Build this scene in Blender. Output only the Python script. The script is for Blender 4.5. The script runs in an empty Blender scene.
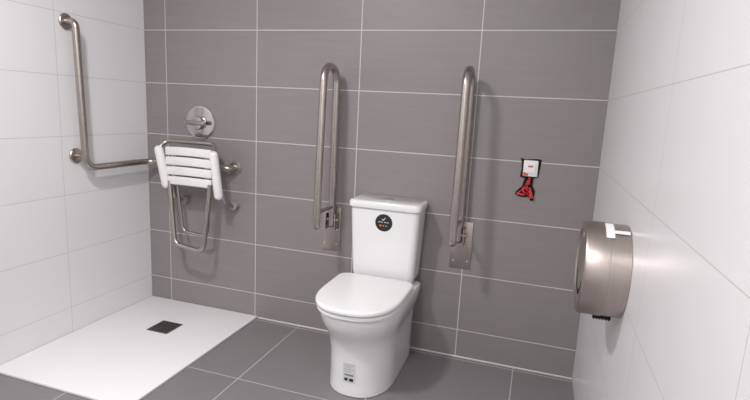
import bpy, bmesh, math, random
from mathutils import Vector, Matrix
random.seed(3)
scene = bpy.context.scene
PI = math.pi

# ------------------------------------------------------------------ materials
def new_mat(name):
    m = bpy.data.materials.new(name); m.use_nodes = True
    nt = m.node_tree
    return m, nt, nt.nodes['Principled BSDF']

def simple(name, col, rough=0.5, metal=0.0, coat=0.0, bump=0.0, bscale=200):
    m, nt, b = new_mat(name)
    b.inputs['Base Color'].default_value = (*col, 1)
    b.inputs['Roughness'].default_value = rough
    b.inputs['Metallic'].default_value = metal
    b.inputs['Coat Weight'].default_value = coat
    b.inputs['Coat Roughness'].default_value = 0.05
    tc = nt.nodes.new('ShaderNodeNewGeometry')
    n = nt.nodes.new('ShaderNodeTexNoise'); n.inputs['Scale'].default_value = bscale
    nt.links.new(tc.outputs['Position'], n.inputs['Vector'])
    if bump > 0:
        bp = nt.nodes.new('ShaderNodeBump'); bp.inputs['Strength'].default_value = bump
        bp.inputs['Distance'].default_value = 0.001
        nt.links.new(n.outputs['Fac'], bp.inputs['Height'])
        nt.links.new(bp.outputs['Normal'], b.inputs['Normal'])
    return m

def brushed(name, col, rough, sc):
    m, nt, b = new_mat(name)
    b.inputs['Metallic'].default_value = 1
    g = nt.nodes.new('ShaderNodeNewGeometry')
    mp = nt.nodes.new('ShaderNodeMapping'); mp.inputs['Scale'].default_value = sc
    n = nt.nodes.new('ShaderNodeTexNoise'); n.inputs['Scale'].default_value = 1; n.inputs['Detail'].default_value = 3
    nt.links.new(g.outputs['Position'], mp.inputs['Vector']); nt.links.new(mp.outputs['Vector'], n.inputs['Vector'])
    r = nt.nodes.new('ShaderNodeMapRange'); r.inputs['To Min'].default_value = rough-0.07; r.inputs['To Max'].default_value = rough+0.09
    nt.links.new(n.outputs['Fac'], r.inputs['Value']); nt.links.new(r.outputs['Result'], b.inputs['Roughness'])
    mx = nt.nodes.new('ShaderNodeMix'); mx.data_type = 'RGBA'
    mx.inputs['A'].default_value = (*[c*0.82 for c in col], 1); mx.inputs['B'].default_value = (*[min(1,c*1.12) for c in col], 1)
    nt.links.new(n.outputs['Fac'], mx.inputs['Factor']); nt.links.new(mx.outputs['Result'], b.inputs['Base Color'])
    return m

def tile_mat(name, axes, off, pitch, col, col2, grout, mortar, rough, streak=(3,3,60), bump=0.3, spec=0.5, var=.07):
    """axes: which position components give tile u,v ; off: grout origin ; pitch: tile size"""
    m, nt, b = new_mat(name)
    g = nt.nodes.new('ShaderNodeNewGeometry')
    s = nt.nodes.new('ShaderNodeSeparateXYZ'); nt.links.new(g.outputs['Position'], s.inputs[0])
    c = nt.nodes.new('ShaderNodeCombineXYZ')
    for i in range(2):
        a = nt.nodes.new('ShaderNodeMath'); a.operation = 'SUBTRACT'; a.inputs[1].default_value = off[i] - pitch[i]*20
        nt.links.new(s.outputs[axes[i]], a.inputs[0]); nt.links.new(a.outputs[0], c.inputs[i])
    br = nt.nodes.new('ShaderNodeTexBrick')
    br.offset = 0; br.squash = 1; br.offset_frequency = 2
    br.inputs['Scale'].default_value = 1
    br.inputs['Brick Width'].default_value = pitch[0]; br.inputs['Row Height'].default_value = pitch[1]
    br.inputs['Mortar Size'].default_value = mortar; br.inputs['Mortar Smooth'].default_value = 0.1
    br.inputs['Color1'].default_value = (*col, 1); br.inputs['Color2'].default_value = (*col2, 1)
    br.inputs['Mortar'].default_value = (*grout, 1); br.inputs['Bias'].default_value = 0
    nt.links.new(c.outputs[0], br.inputs['Vector'])
    mp = nt.nodes.new('ShaderNodeMapping'); mp.inputs['Scale'].default_value = streak
    n = nt.nodes.new('ShaderNodeTexNoise'); n.inputs['Scale'].default_value = 1; n.inputs['Detail'].default_value = 5; n.inputs['Roughness'].default_value = .65
    nt.links.new(g.outputs['Position'], mp.inputs['Vector']); nt.links.new(mp.outputs['Vector'], n.inputs['Vector'])
    r = nt.nodes.new('ShaderNodeMapRange'); r.inputs['To Min'].default_value = 1-var; r.inputs['To Max'].default_value = 1+var
    nt.links.new(n.outputs['Fac'], r.inputs['Value'])
    vm = nt.nodes.new('ShaderNodeVectorMath'); vm.operation = 'SCALE'
    nt.links.new(br.outputs['Color'], vm.inputs[0]); nt.links.new(r.outputs['Result'], vm.inputs['Scale'])
    nt.links.new(vm.outputs[0], b.inputs['Base Color'])
    b.inputs['Roughness'].default_value = rough
    b.inputs['Specular IOR Level'].default_value = spec
    bp = nt.nodes.new('ShaderNodeBump'); bp.invert = True; bp.inputs['Strength'].default_value = bump; bp.inputs['Distance'].default_value = 0.001
    nt.links.new(br.outputs['Fac'], bp.inputs['Height']); nt.links.new(bp.outputs['Normal'], b.inputs['Normal'])
    return m

PX, PZ = 0.598, 0.298
Z0 = 0.151
M_back = tile_mat('grey_wall_tile', (0, 2), (0.150, Z0), (PX, PZ), (.252, .230, .230), (.264, .241, .241), (.58, .56, .56), .0024, .42, (2.5, 2.5, 45), var=.10)
M_left = tile_mat('white_wall_tile_l', (1, 2), (-0.580, Z0), (PX, PZ), (.79, .785, .795), (.80, .795, .805), (.60, .58, .585), .0014, .25, (2, 2, 2), var=.02)
M_right = tile_mat('white_wall_tile_r', (1, 2), (-0.580, Z0), (PX, PZ), (.79, .785, .795), (.80, .795, .805), (.60, .58, .585), .0012, .25, (2, 2, 2), var=.02)
M_floor = tile_mat('grey_floor_tile', (0, 1), (1.04, -0.626), (0.6, 0.6), (.210, .196, .202), (.222, .208, .214), (.52, .50, .50), .0024, .40, (8, 8, 8))
M_ceil = simple('ceiling_paint', (.85, .84, .83), .9)
M_ceramic = simple('white_ceramic', (.84, .835, .84), .12, coat=.6)
M_seatpl = simple('toilet_seat_plastic', (.86, .855, .86), .22)
M_plastic = simple('white_plastic', (.83, .82, .82), .35)
M_steel = brushed('brushed_steel_tube', (.46, .42, .39), .30, (60, 60, 60))
M_plate = brushed('brushed_steel_plate', (.46, .41, .385), .36, (150, 150, 6))
M_drum = brushed('brushed_steel_drum', (.49, .44, .41), .36, (300, 8, 8))
M_chrome = simple('chrome', (.64, .62, .61), .16, 1.0)
M_tray = simple('shower_tray_resin', (.84, .83, .84), .55, bump=.5, bscale=120)
M_drain = brushed('drain_metal', (.20, .18, .17), .45, (90, 90, 90))
M_black = simple('black_rubber', (.015, .014, .014), .6)
M_dark = simple('dark_cavity', (.012, .010, .010), .9)
M_red = simple('red_cord', (.62, .03, .04), .4)
M_redpl = simple('red_print', (.75, .12, .10), .5)
M_orange = simple('orange_print', (.9, .35, .04), .5)
M_green = simple('green_print', (.1, .5, .15), .5)
M_white = simple('white_label', (.85, .85, .85), .6)
M_caulk = simple('silicone_caulk', (.70, .68, .67), .5)
M_grey = simple('grey_rubber', (.32, .31, .30), .6)

# ------------------------------------------------------------------ helpers
def mesh_obj(name, verts, faces, mat, parent=None, smooth=True, ang=35):
    me = bpy.data.meshes.new(name); me.from_pydata([tuple(v) for v in verts], [], faces); me.update()
    bm = bmesh.new(); bm.from_mesh(me); bmesh.ops.recalc_face_normals(bm, faces=bm.faces); bm.to_mesh(me); bm.free()
    if smooth:
        for p in me.polygons: p.use_smooth = True
        me.set_sharp_from_angle(angle=math.radians(ang))
    me.materials.append(mat)
    o = bpy.data.objects.new(name, me); scene.collection.objects.link(o)
    if parent: o.parent = parent
    return o

def empty(name):
    e = bpy.data.objects.new(name, None); e.empty_display_size = .05
    scene.collection.objects.link(e); return e

def box(name, lo, hi, mat, parent=None, bev=0.0, seg=3):
    me = bpy.data.meshes.new(name); bm = bmesh.new()
    bmesh.ops.create_cube(bm, size=1)
    for v in bm.verts:
        v.co = Vector([lo[i] + (v.co[i]+.5)*(hi[i]-lo[i]) for i in range(3)])
    if bev > 0:
        bmesh.ops.bevel(bm, geom=bm.edges[:], offset=bev, segments=seg, profile=.5, affect='EDGES')
    bmesh.ops.recalc_face_normals(bm, faces=bm.faces)
    bm.to_mesh(me); bm.free()
    if bev > 0:
        for p in me.polygons: p.use_smooth = True
        me.set_sharp_from_angle(angle=math.radians(40))
    me.materials.append(mat)
    o = bpy.data.objects.new(name, me); scene.collection.objects.link(o)
    if parent: o.parent = parent
    return o

def fillet(pts, radii, n=10):
    pts = [Vector(p) for p in pts]
    if not isinstance(radii, (list, tuple)): radii = [radii]*len(pts)
    out = [pts[0]]
    for i in range(1, len(pts)-1):
        p, a, c = pts[i], pts[i-1], pts[i+1]
        d1 = (a-p); d2 = (c-p); l1, l2 = d1.length, d2.length; d1.normalize(); d2.normalize()
        th = PI - d1.angle(d2)
        if th < .02: out.append(p); continue
        t = min(radii[i]*math.tan(th/2), l1*.49, l2*.49); r = t/math.tan(th/2)
        k = 4/3*math.tan(th/4)*r
        A = p+d1*t; B = p+d2*t; A1 = A-d1*k; B1 = B-d2*k
        for j in range(n+1):
            s = j/n
            out.append(A*(1-s)**3 + A1*3*s*(1-s)**2 + B1*3*s*s*(1-s) + B*s**3)
    out.append(pts[-1]); return out

def tube(name, pts, r, mat, parent=None, fr=0.0, seg=18, round_ends=False, closed=False):
    P = fillet(pts, fr) if fr else [Vector(p) for p in pts]
    Q = [P[0]]
    for p in P[1:]:
        if (p-Q[-1]).length > 1e-5: Q.append(p)
    P = Q; N = len(P)
    T = []
    for i in range(N):
        a = P[max(i-1, 0)]; b = P[min(i+1, N-1)]; T.append((b-a).normalized())
    u = T[0].orthogonal().normalized(); verts = []; rings = []
    def ring(c, u, v, rr):
        s = len(verts)
        for k in range(seg):
            a = 2*PI*k/seg; verts.append(c+(u*math.cos(a)+v*math.sin(a))*rr)
        rings.append(s)
    for i in range(N):
        if i > 0:
            q = T[i-1].rotation_difference(T[i]); u = q @ u
        u = (u-T[i]*u.dot(T[i])).normalized(); v = T[i].cross(u)
        if i == 0 and round_ends:
            for j in range(1, 6):
                a = PI/2*(1-j/6); ring(P[0]-T[0]*r*math.sin(a), u, v, r*math.cos(a))
        ring(P[i], u, v, r)
        if i == N-1 and round_ends:
            for j in range(1, 6):
                a = PI/2*j/6; ring(P[i]+T[i]*r*math.sin(a), u, v, r*math.cos(a))
    faces = []
    for a, b in zip(rings, rings[1:]):
        for k in range(seg):
            faces.append((a+k, a+(k+1) % seg, b+(k+1) % seg, b+k))
    faces.append(tuple(rings[0]+k for k in range(seg))[::-1]); faces.append(tuple(rings[-1]+k for k in range(seg)))
    return mesh_obj(name, verts, faces, mat, parent, ang=50)

def lathe(name, center, axis, prof, mat, parent=None, seg=64, ang=30):
    """prof: list of (radius, distance along axis)"""
    ax = Vector(axis).normalized(); u = ax.orthogonal().normalized(); v = ax.cross(u); c = Vector(center)
    verts = []; faces = []
    for (r, h) in prof:
        for k in range(seg):
            a = 2*PI*k/seg; verts.append(c+ax*h+(u*math.cos(a)+v*math.sin(a))*max(r, 1e-5))
    for i in range(len(prof)-1):
        for k in range(seg):
            faces.append((i*seg+k, i*seg+(k+1) % seg, (i+1)*seg+(k+1) % seg, (i+1)*seg+k))
    faces.append(tuple(range(seg))); faces.append(tuple((len(prof)-1)*seg+k for k in range(seg)))
    return mesh_obj(name, verts, faces, mat, parent, ang=ang)

def loft(name, sections, mat, parent=None, ang=40, sub=0):
    n = len(sections[0]); verts = [p for s in sections for p in s]; faces = []
    for i in range(len(sections)-1):
        for k in range(n):
            faces.append((i*n+k, i*n+(k+1) % n, (i+1)*n+(k+1) % n, (i+1)*n+k))
    faces.append(tuple(range(n))); faces.append(tuple((len(sections)-1)*n+k for k in range(n)))
    return mesh_obj(name, verts, faces, mat, parent, ang=ang)

# ------------------------------------------------------------------ room
W = 2.521; YF = -3.5; H = 2.45; TH = .1
box('floor', (-TH, YF-TH, -.1), (W+TH, TH, 0), M_floor)
box('wall_back', (-TH, 0, 0), (W+TH, TH, H), M_back)
box('wall_left', (-TH, YF, 0), (0, 0, H), M_left)
box('wall_right', (W, YF, 0), (W+TH, 0, H), M_right)
box('wall_front', (-TH, YF-TH, 0), (W+TH, YF, H), M_left)
box('ceiling', (-TH, YF-TH, H), (W+TH, TH, H+.1), M_ceil)
# silicone trim at the foot of back wall
box('trim_1', (.77, -.009, 0.0005), (W-.001, -.0005, .008), M_caulk, bev=.002, seg=2)
# door on the wall behind the camera
M_door = simple('door_laminate', (.25, .22, .20), .5)
door = box('door_1', (.5, YF+.001, .001), (1.45, YF+.04, 2.08), M_door, bev=.004)
tube('door_handle', [(1.36, YF+.04, 1.02), (1.36, YF+.09, 1.02), (1.24, YF+.09, 1.02)], .009, M_steel, door, fr=.02)

# ------------------------------------------------------------------ shower tray
tray = empty('shower_tray')
box('basin', (.002, -1.006, .0005), (.767, -.002, .013), M_tray, tray, bev=.003)
dx0, dy0 = .392, -.345
box('drain_cover', (dx0-.066, dy0-.066, .0132), (dx0+.066, dy0+.066, .0165), M_drain, tray, bev=.001, seg=1)
for i in range(5):
    for j in range(5):
        x = dx0-.044+.022*i; y = dy0-.044+.022*j
        box('drain_slot', (x-.008, y-.003, .0166), (x+.008, y+.003, .0169), M_dark, tray)

# ------------------------------------------------------------------ toilet
toilet = empty('toilet')
TX = 1.568
def dshape(w, yb, yf, n=2.3, fd=None, rb=.03, nf=40, z=0.0):
    fd = fd or w*1.35
    ym = yf+fd; pts = []
    # back left to back right with rounded corners
    for j in range(7):
        a = PI/2*j/6; pts.append((TX-w+rb-rb*math.cos(a), yb-rb+rb*math.sin(a), z))
    for j in range(7):
        a = PI/2*(1-j/6); pts.append((TX+w-rb+rb*math.cos(a), yb-rb+rb*math.sin(a), z))
    for j in range(1, 5):
        pts.append((TX+w, yb-rb+(ym-yb+rb)*j/5, z))
    e = 2/n
    for j in range(nf+1):
        a = PI*j/nf; c, s = math.cos(a), math.sin(a)
        pts.append((TX+w*math.copysign(abs(c)**e, c), ym-fd*abs(s)**e, z))
    for j in range(1, 5):
        pts.append((TX-w, ym+(yb-rb-ym)*j/5, z))
    return pts
def interp(tab, z):
    for a, b in zip(tab, tab[1:]):
        if z <= b[0]:
            s = (z-a[0])/(b[0]-a[0]); s = max(0, s)
            return [a[i]+(b[i]-a[i])*s for i in range(1, len(a))]
    return list(tab[-1][1:])
def smooth_tab(tab, z):
    h = .012
    vals = [interp(tab, min(max(z+k*h, tab[0][0]), tab[-1][0])) for k in (-2, -1, 0, 1, 2)]
    return [sum(v[i] for v in vals)/5 for i in range(len(vals[0]))]
# z, half width, front y, back y
BT = [(0, .150, -.568, -.05), (.06, .149, -.564, -.05), (.18, .150, -.570, -.05), (.25, .155, -.588, -.05),
      (.30, .167, -.620, -.05), (.34, .179, -.650, -.05), (.40, .185, -.668, -.05)]
secs = []
zs = [0.0008, .004]+[.01+.0125*i for i in range(30)]+[.392, .398, .402]
for z in zs:
    w, yf, yb = smooth_tab(BT, z)
    ins = 0
    if z < .003: ins = .004
    if z > .4: ins = .012
    elif z > .395: ins = .005
    elif z > .39: ins = .0015
    secs.append(dshape(w-ins, yb-ins, yf+ins, z=z))
loft('bowl_pedestal', secs, M_ceramic, toilet)

def slab(name, w, yb, yf, z0, z1, r, mat, n=2.5, fd=None, rb=.05, crown=0.0):
    secs = []
    for j in range(6):
        a = PI/2*j/5; i = r*(1-math.sin(a)); secs.append(dshape(w-i, yb-i, yf+i, n, (fd or w*1.35)-i*.5, rb, z=z0+r*(1-math.cos(a))))
    for j in range(6):
        a = PI/2*(1-j/5); i = r*(1-math.sin(a)); secs.append(dshape(w-i, yb-i, yf+i, n, (fd or w*1.35)-i*.5, rb, z=z1-r*(1-math.cos(a))))
    if crown:
        for s, dz in ((.7, .5), (.4, .85), (.1, 1.0)):
            c = (yb+yf)/2
            base = dshape(w-r, yb-r, yf+r, n, (fd or w*1.35)-r*.5, rb, z=z1)
            secs.append([(TX+(p[0]-TX)*s, c+(p[1]-c)*s, z1+crown*dz) for p in base])
    return loft(name, secs, mat, toilet, ang=60)
slab('seat_ring', .187, -.235, -.680, .4035, .423, .006, M_seatpl)
slab('seat_lid', .191, -.222, -.690, .4255, .450, .010, M_seatpl, crown=.006)
for s in (-1, 1):
    tube('seat_hinge', [(TX+s*.09-.02, -.217, .422), (TX+s*.09+.02, -.217, .422)], .011, M_seatpl, toilet, round_ends=True)

def rrect(x0, x1, y0, y1, r, z, n=8):
    pts = []
    for (cx, cy, a0) in ((x1-r, y1-r, 0), (x0+r, y1-r, PI/2), (x0+r, y0+r, PI), (x1-r, y0+r, 3*PI/2)):
        for j in range(n+1):
            a = a0+PI/2*j/n; pts.append((cx+r*math.cos(a), cy+r*math.sin(a), z))
    return pts
def tank_sec(w, yf, yb, z, r=.03): return rrect(TX-w, TX+w, yf, yb, r, z)
TK0, TK1 = .4035, .775
secs = []
for j in range(0, 21):
    s = j/20; z = TK0+(TK1-TK0)*s
    w = .158+.017*min(1, s*1.1)**.8; yf = -.172-.016*s
    ins = {0: .012, 1: .002}.get(j, 0)
    secs.append(tank_sec(w-ins, yf+ins, -.012, z, .032))
loft('tank', secs, M_ceramic, toilet)
secs = []
for (z, ins) in ((.7765, .010), (.778, .003), (.782, 0), (.802, 0), (.808, .002), (.812, .006), (.814, .014)):
    secs.append(tank_sec(.184-ins, -.200+ins, -.006-ins*.3, z, .034-ins*.5))
loft('tank_lid', secs, M_ceramic, toilet)
lathe('flush_button', (TX, -.105, .814), (0, 0, 1), [(.0, 0), (.026, 0), (.026, .004), (.023, .006), (0, .006)], M_chrome, toilet)
def tank_front_y(z):
    s = (z-TK0)/(TK1-TK0); return -.172-.016*s
SZ = .712; sy = tank_front_y(SZ)-.0008; SX = TX+.003
lathe('tank_sticker', (SX, sy+.0006, SZ), (0, -1, -.043), [(0, 0), (.043, 0), (.0435, .0006), (0, .0008)], M_black, toilet)
y1 = sy-.0016
tube('sticker_tick', [(SX-.010, y1, SZ+.018), (SX-.004, y1, SZ+.012), (SX+.008, y1, SZ+.025)], .0020, M_white, toilet, seg=6)
for k in range(9):
    if k == 4: continue
    box('sticker_letter', (SX-.027+.006*k, y1-.0003, SZ+.001), (SX-.0235+.006*k, y1+.0002, SZ+.005), M_white, toilet)
for k, mm in enumerate((M_orange, M_redpl, M_green)):
    box('sticker_dot', (SX-.020+.015*k, y1-.0003, SZ-.018), (SX-.012+.015*k, y1+.0002, SZ-.011), mm, toilet)
# paper label on pedestal front, following its curve
def ped_point(a, z, off):
    w, yf, yb = smooth_tab(BT, z); fd = w*1.35; ym = yf+fd; e = 2/2.3
    c, s = math.cos(a), math.sin(a)
    w += off; fd += off
    return (TX+w*math.copysign(abs(c)**e, c), ym-fd*abs(s)**e, z)
def ped_patch(name, a0, a1, z0, z1, off, mat, na=10, nz=4):
    v = []; f = []
    for j in range(nz+1):
        for i in range(na+1):
            v.append(ped_point(a0+(a1-a0)*i/na, z0+(z1-z0)*j/nz, off))
    for j in range(nz):
        for i in range(na):
            k = j*(na+1)+i; f.append((k, k+1, k+na+2, k+na+1))
    mesh_obj(name, v, f, mat, toilet)
D = math.radians
M_ink = simple('faded_ink', (.30, .29, .29), .7)
M_paper = simple('label_paper', (.66, .66, .67), .7)
ped_patch('paper_label', D(83), D(101), .066, .160, .0010, M_paper)
for k in range(4):
    z = .150-.010*k
    ped_patch('label_text', D(89 if k % 2 else 86), D(98.5), z, z+.002, .0016, M_ink, nz=1)
ped_patch('label_barcode', D(86), D(98), .098, .108, .0016, M_ink, nz=1)
ped_patch('label_symbol', D(86), D(91), .074, .088, .0016, M_black, nz=1)
ped_patch('label_symbol', D(93), D(98), .074, .088, .0016, M_black, nz=1)

# ------------------------------------------------------------------ folding grab rails
def fold_rail(X, xp):
    e = empty('folding_grab_rail')
    box('wall_plate', (xp-.052, -.007, .484), (xp+.052, -.0005, .724), M_plate, e, bev=.002, seg=2)
    for (sx, sz) in ((-.035, .52), (.035, .52), (-.035, .60), (.035, .60)):
        lathe('screw', (xp+sx, -.007, sz), (0, -1, 0), [(0, 0), (.007, 0), (.006, .002), (0, .003)], M_chrome, e, seg=16)
    for s in (-1, 1):
        box('hinge_cheek', (X+s*.026-.003, -.075, .612), (X+s*.026+.003, -.007, .700), M_plate, e, bev=.002, seg=2)
    tube('hinge_pin', [(X-.034, -.055, .665), (X+.034, -.055, .665)], .008, M_steel, e, round_ends=True)
    yi, yt, yo, zt = -.050, -.205, -.245, 1.450
    tube('rail_loop', [(X, yi, .640), (X, yi+.006, zt), (X, yt, zt), (X, yo, .672)], .0185, M_steel, e, fr=.078, seg=28, round_ends=True)
    tube('rail_brace', [(X, yi, .735), (X, yo+.004, .735)], .011, M_steel, e)
    return e
fold_rail(1.240, 1.222)
fold_rail(1.920, 1.930)

# ------------------------------------------------------------------ corner grab bar
bar = empty('corner_grab_bar')
BZ = .885; BO = .062; BR = .0175
tube('bar_tube', [(.004, -.520, 1.60), (BO, -.520, 1.60), (BO, -.500, BZ), (BO, -BO, BZ), (.615, -BO, BZ), (.615, -.004, BZ)],
     BR, M_steel, bar, fr=[0, .05, .06, .06, .05, 0], seg=24)
def flange(c, ax):
    lathe('flange', c, ax, [(0, .0008), (.038, .0008), (.038, .006), (.034, .010), (.018, .012), (0, .012)], M_steel, bar, seg=40)
flange((0, -.520, 1.60), (1, 0, 0)); flange((.615, 0, BZ), (0, -1, 0)); flange((0, -.505, .945), (1, 0, 0))
tube('bar_stub', [(.004, -.505, .945), (BO, -.505, .945)], .012, M_steel, bar)

# ------------------------------------------------------------------ folding shower seat
seat = empty('folding_shower_seat')
tube('back_frame', [(.268, -.150, .755), (.228, -.165, .985), (.246, -.120, 1.022), (.560, -.120, 1.022), (.590, -.165, .975), (.608, -.150, .735)],
     .0125, M_steel, seat, fr=.04)
tube('arm_sleeve_left', [(.264, -.158, .778), (.230, -.170, .972)], .024, M_plastic, seat, round_ends=True)
tube('arm_sleeve_right', [(.612, -.158, .745), (.590, -.170, .965)], .024, M_plastic, seat, round_ends=True)
def slat(z0, z1):
    n = 12; secs = []
    for i in range(n+1):
        s = i/n; x = .262+(.562-.262)*s
        bulge = -.022*math.sin(PI*s); y = -.148+bulge; zc = .006*math.sin(PI*s)
        t = .007; r = .005
        z0i, z1i = z0+zc, z1+zc
        ring = []
        for (cy, cz, a0) in ((y+t-r, z1i-r, 0), (y-t+r, z1i-r, PI/2), (y-t+r, z0i+r, PI), (y+t-r, z0i+r, 3*PI/2)):
            for j in range(4):
                a = a0+PI/2*j/3; ring.append((x, cy+r*math.cos(a), cz+r*math.sin(a)))
        secs.append(ring)
    loft('seat_slat', secs, M_plastic, seat, ang=50)
for k in range(4):
    z1 = .990-k*.055; slat(z1-.046, z1)
for x in (.30, .52):
    box('slat_backer', (x-.012, -.140, .775), (x+.012, -.128, .985), M_plastic, seat, bev=.003)
    pts = []
    for j in range(10):
        a = PI*1.15*j/9
        pts.append((x, -BO-.0235*math.cos(a), BZ+.0235*math.sin(a)))
    tube('bar_hook', [(x, -.128, .90)]+pts, .0055, M_steel, seat, seg=10)
# lower folded U-leg
tube('support_leg', [(.285, -.155, .80), (.330, -.175, .440), (.522, -.175, .415), (.555, -.155, .80)], .0130, M_steel, seat, fr=.05)
tube('support_leg_rear', [(.300, -.115, .80), (.335, -.110, .50), (.500, -.110, .49), (.530, -.115, .80)], .009, M_steel, seat, fr=.04)
tube('cross_bar', [(.290, -.125, .79), (.542, -.125, .785)], .010, M_steel, seat)
for (x, xs) in ((.275, .29), (.618, .60)):
    tube('wall_stay', [(xs, -.14, .785), (x, -.10, .70), (x, -.03, .665)], .011, M_steel, seat, fr=.02)
    lathe('rubber_foot', (x, -.001, .665), (0, -1, 0), [(0, 0), (.023, 0), (.025, .006), (.021, .034), (0, .036)], M_grey, seat, seg=24)

# ------------------------------------------------------------------ shower valve
valve = empty('shower_valve')
vc = (.384, -.0008, 1.128)
lathe('escutcheon', vc, (0, -1, 0), [(0, 0), (.097, 0), (.098, .004), (.095, .009), (.088, .011), (.087, .0105), (.070, .0125), (.045, .0140), (.0, .0145)], M_chrome, valve, seg=80, ang=25)
lathe('valve_body', vc, (0, -1, 0), [(0, .014), (.040, .014), (.040, .034), (.036, .042), (.0, .045)], M_chrome, valve, seg=48)
box('lever', (.312, -.062, 1.114), (.448, -.046, 1.140), M_steel, valve, bev=.0075)

# ------------------------------------------------------------------ emergency switch with red cord
sw = empty('emergency_pull_cord_switch')
sx, sz = 2.219, 1.010
def flatpoly(name, pts, y0, y1, mat):
    n = len(pts); v = [(p[0], y0, p[1]) for p in pts]+[(p[0], y1, p[1]) for p in pts]
    f = [tuple(range(n)), tuple(range(n, 2*n))]+[(i, (i+1) % n, n+(i+1) % n, n+i) for i in range(n)]
    return mesh_obj(name, v, f, mat, sw, smooth=False)
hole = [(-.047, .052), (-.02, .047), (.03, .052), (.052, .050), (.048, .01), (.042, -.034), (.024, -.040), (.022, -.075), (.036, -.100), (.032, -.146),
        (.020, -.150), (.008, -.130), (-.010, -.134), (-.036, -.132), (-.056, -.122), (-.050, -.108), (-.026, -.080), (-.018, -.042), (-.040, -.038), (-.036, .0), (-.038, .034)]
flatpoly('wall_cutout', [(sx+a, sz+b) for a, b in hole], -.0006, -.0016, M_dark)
box('switch_frame', (sx-.028, -.016, sz-.032), (sx+.038, -.0018, sz+.044), M_plastic, sw, bev=.004)
box('switch_rocker', (sx-.018, -.020, sz-.016), (sx+.028, -.0162, sz+.034), M_white, sw, bev=.002)
box('alarm_mark', (sx-.006, -.0206, sz+.012), (sx+.016, -.0202, sz+.021), M_redpl, sw)
box('alarm_stripe', (sx-.026, -.0166, sz-.030), (sx-.004, -.0162, sz-.012), M_redpl, sw)
for k in range(2):
    w = .014+.006*k; zc = sz-.098-.006*k
    pts = [(sx-.004+w*math.cos(a+k)+.003*math.sin(3*a), -.012-.005*math.sin(a*2+k), zc+(.014+.003*k)*math.sin(a)) for a in [2*PI*j/24 for j in range(25)]]
    tube('cord_loop', pts, .0020, M_red, sw, seg=8)
tube('cord', [(sx+.002, -.014, sz-.030), (sx+.006, -.016, sz-.055), (sx-.002, -.012, sz-.075), (sx-.004, -.012, sz-.10)], .0026, M_red, sw, fr=.01, seg=8)
tube('cord_return', [(sx+.010, -.012, sz-.040), (sx-.008, -.012, sz-.070), (sx-.020, -.010, sz-.095), (sx-.044, -.010, sz-.116)], .0024, M_red, sw, fr=.01, seg=8)
lathe('cord_knot', (sx+.002, -.013, sz-.058), (0, 0, -1), [(0, -.010), (.006, -.008), (.008, 0), (.007, .010), (.003, .014), (0, .016)], M_red, sw, seg=16)
lathe('pull_handle', (sx+.010, -.014, sz-.084), (.25, 0, -1), [(0, 0), (.004, .001), (.005, .012), (.009, .036), (.010, .050), (0, .053)], M_red, sw, seg=20)
tube('pull_bar', [(sx-.042, -.010, sz-.118), (sx-.014, -.010, sz-.121)], .0055, M_red, sw, seg=12, round_ends=True)

# ------------------------------------------------------------------ toilet paper dispenser
disp = empty('toilet_paper_dispenser')
DY, DZ, DR, DD = -.905, .824, .138, .120
lathe('drum_body', (W, DY, DZ), (-1, 0, 0), [(0, .001), (DR-.002, .001), (DR-.002, .052), (DR, .053), (DR, DD-.010), (DR-.003, DD-.003), (DR-.010, DD), (DR-.022, DD), (DR-.026, DD-.004), (0, DD-.004)], M_drum, disp, seg=96)
lathe('lock', (W-DD+.004, DY, DZ+.095), (-1, 0, 0), [(0, 0), (.010, 0), (.009, .003), (0, .003)], M_chrome, disp, seg=24)
v = []; f = []; n = 20
for i in range(n+1):
    a = D(200)+D(140)*i/n
    for r in (.070, .085): v.append((W-DD+.0035, DY+r*math.cos(a), DZ+r*math.sin(a)))
for i in range(n): f.append((2*i, 2*i+1, 2*i+3, 2*i+2))
mesh_obj('view_slot', v, f, M_dark, disp)
def drum_patch(name, x0, x1, a0, a1, r0, r1, mat, n=10):
    v = []; f = []
    for i in range(n+1):
        a = a0+(a1-a0)*i/n
        for (x, r) in ((x0, r0), (x1, r0), (x1, r1), (x0, r1)):
            v.append((x, DY-r*math.cos(a), DZ+r*math.sin(a)))
    for i in range(n):
        for k in range(4): f.append((4*i+k, 4*i+(k+1) % 4, 4*i+4+(k+1) % 4, 4*i+4+k))
    f.append((0, 1, 2, 3)); f.append(tuple(4*n+k for k in range(4)))
    mesh_obj(name, v, f, mat, disp)
drum_patch('paper_tag', W-.066, W-.044, D(54), D(86), DR+.0006, DR+.0014, M_white)
drum_patch('paper_tag_strip', W-.044, W-.004, D(62), D(68), DR+.0006, DR+.0014, M_white)
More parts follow.
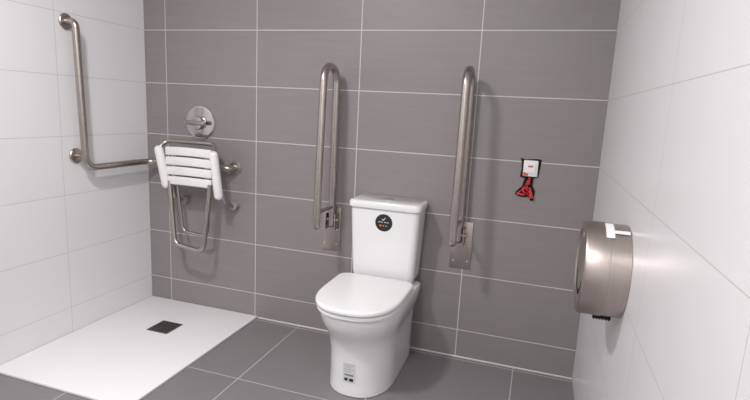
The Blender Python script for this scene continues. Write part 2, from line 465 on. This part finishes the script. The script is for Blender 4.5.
# serrated cutter at bottom
v = []; nT = 6
for i in range(nT*2+1):
    x = W-.070+.050*i/(nT*2); z = DZ-DR-(.009 if i % 2 else .004)
    v.append((x, z))
pts = [(W-.070, DZ-DR+.012)]+v+[(W-.020, DZ-DR+.012)]
n = len(pts); vv = [(p[0], DY-.035, p[1]) for p in pts]+[(p[0], DY-.032, p[1]) for p in pts]
ff = [tuple(range(n)), tuple(range(n, 2*n))]+[(i, (i+1) % n, n+(i+1) % n, n+i) for i in range(n)]
mesh_obj('cutter', vv, ff, M_dark, disp, smooth=False)

# ------------------------------------------------------------------ lights
def downlight(x, y, power, size=.22, col=(1, .975, .97)):
    e = empty('ceiling_key_fill_light')
    lathe('bezel', (x, y, H-.001), (0, 0, -1), [(size*.5, 0), (size*.5+.03, 0), (size*.5+.028, .006), (size*.5+.004, .008), (size*.5, .006)], M_plastic, e)
    l = bpy.data.lights.new('lamp', 'AREA'); l.shape = 'DISK'; l.size = size; l.energy = power; l.color = col
    o = bpy.data.objects.new('lamp', l); scene.collection.objects.link(o); o.location = (x, y, H-.012); o.parent = e
downlight(1.0, -1.75, 35)
downlight(1.75, -2.75, 29)  # added fill lamp behind the camera, invented fixture to brighten the room
w = bpy.data.worlds.new('world'); scene.world = w; w.use_nodes = True
w.node_tree.nodes['Background'].inputs[0].default_value = (.8, .8, .82, 1)
w.node_tree.nodes['Background'].inputs[1].default_value = .3
scene.view_settings.view_transform = 'Standard'
scene.view_settings.look = 'None'
scene.view_settings.exposure = 0

# ------------------------------------------------------------------ camera
f = 503
R = Vector((.949, .309, .0498)); U = Vector((-.1003, .164, .9828)); B = Vector((.2984, -.937, .1776))
B.normalize(); R = (R-B*R.dot(B)).normalized(); U = B.cross(R)
cd = bpy.data.cameras.new('camera'); cd.sensor_width = 36; cd.lens = f/750*36; cd.clip_start = .02
cam = bpy.data.objects.new('camera', cd); scene.collection.objects.link(cam)
m = Matrix((R, U, B)).transposed().to_4x4(); m.translation = Vector((2.251, -2.48, 1.255))
cam.matrix_world = m
scene.camera = cam
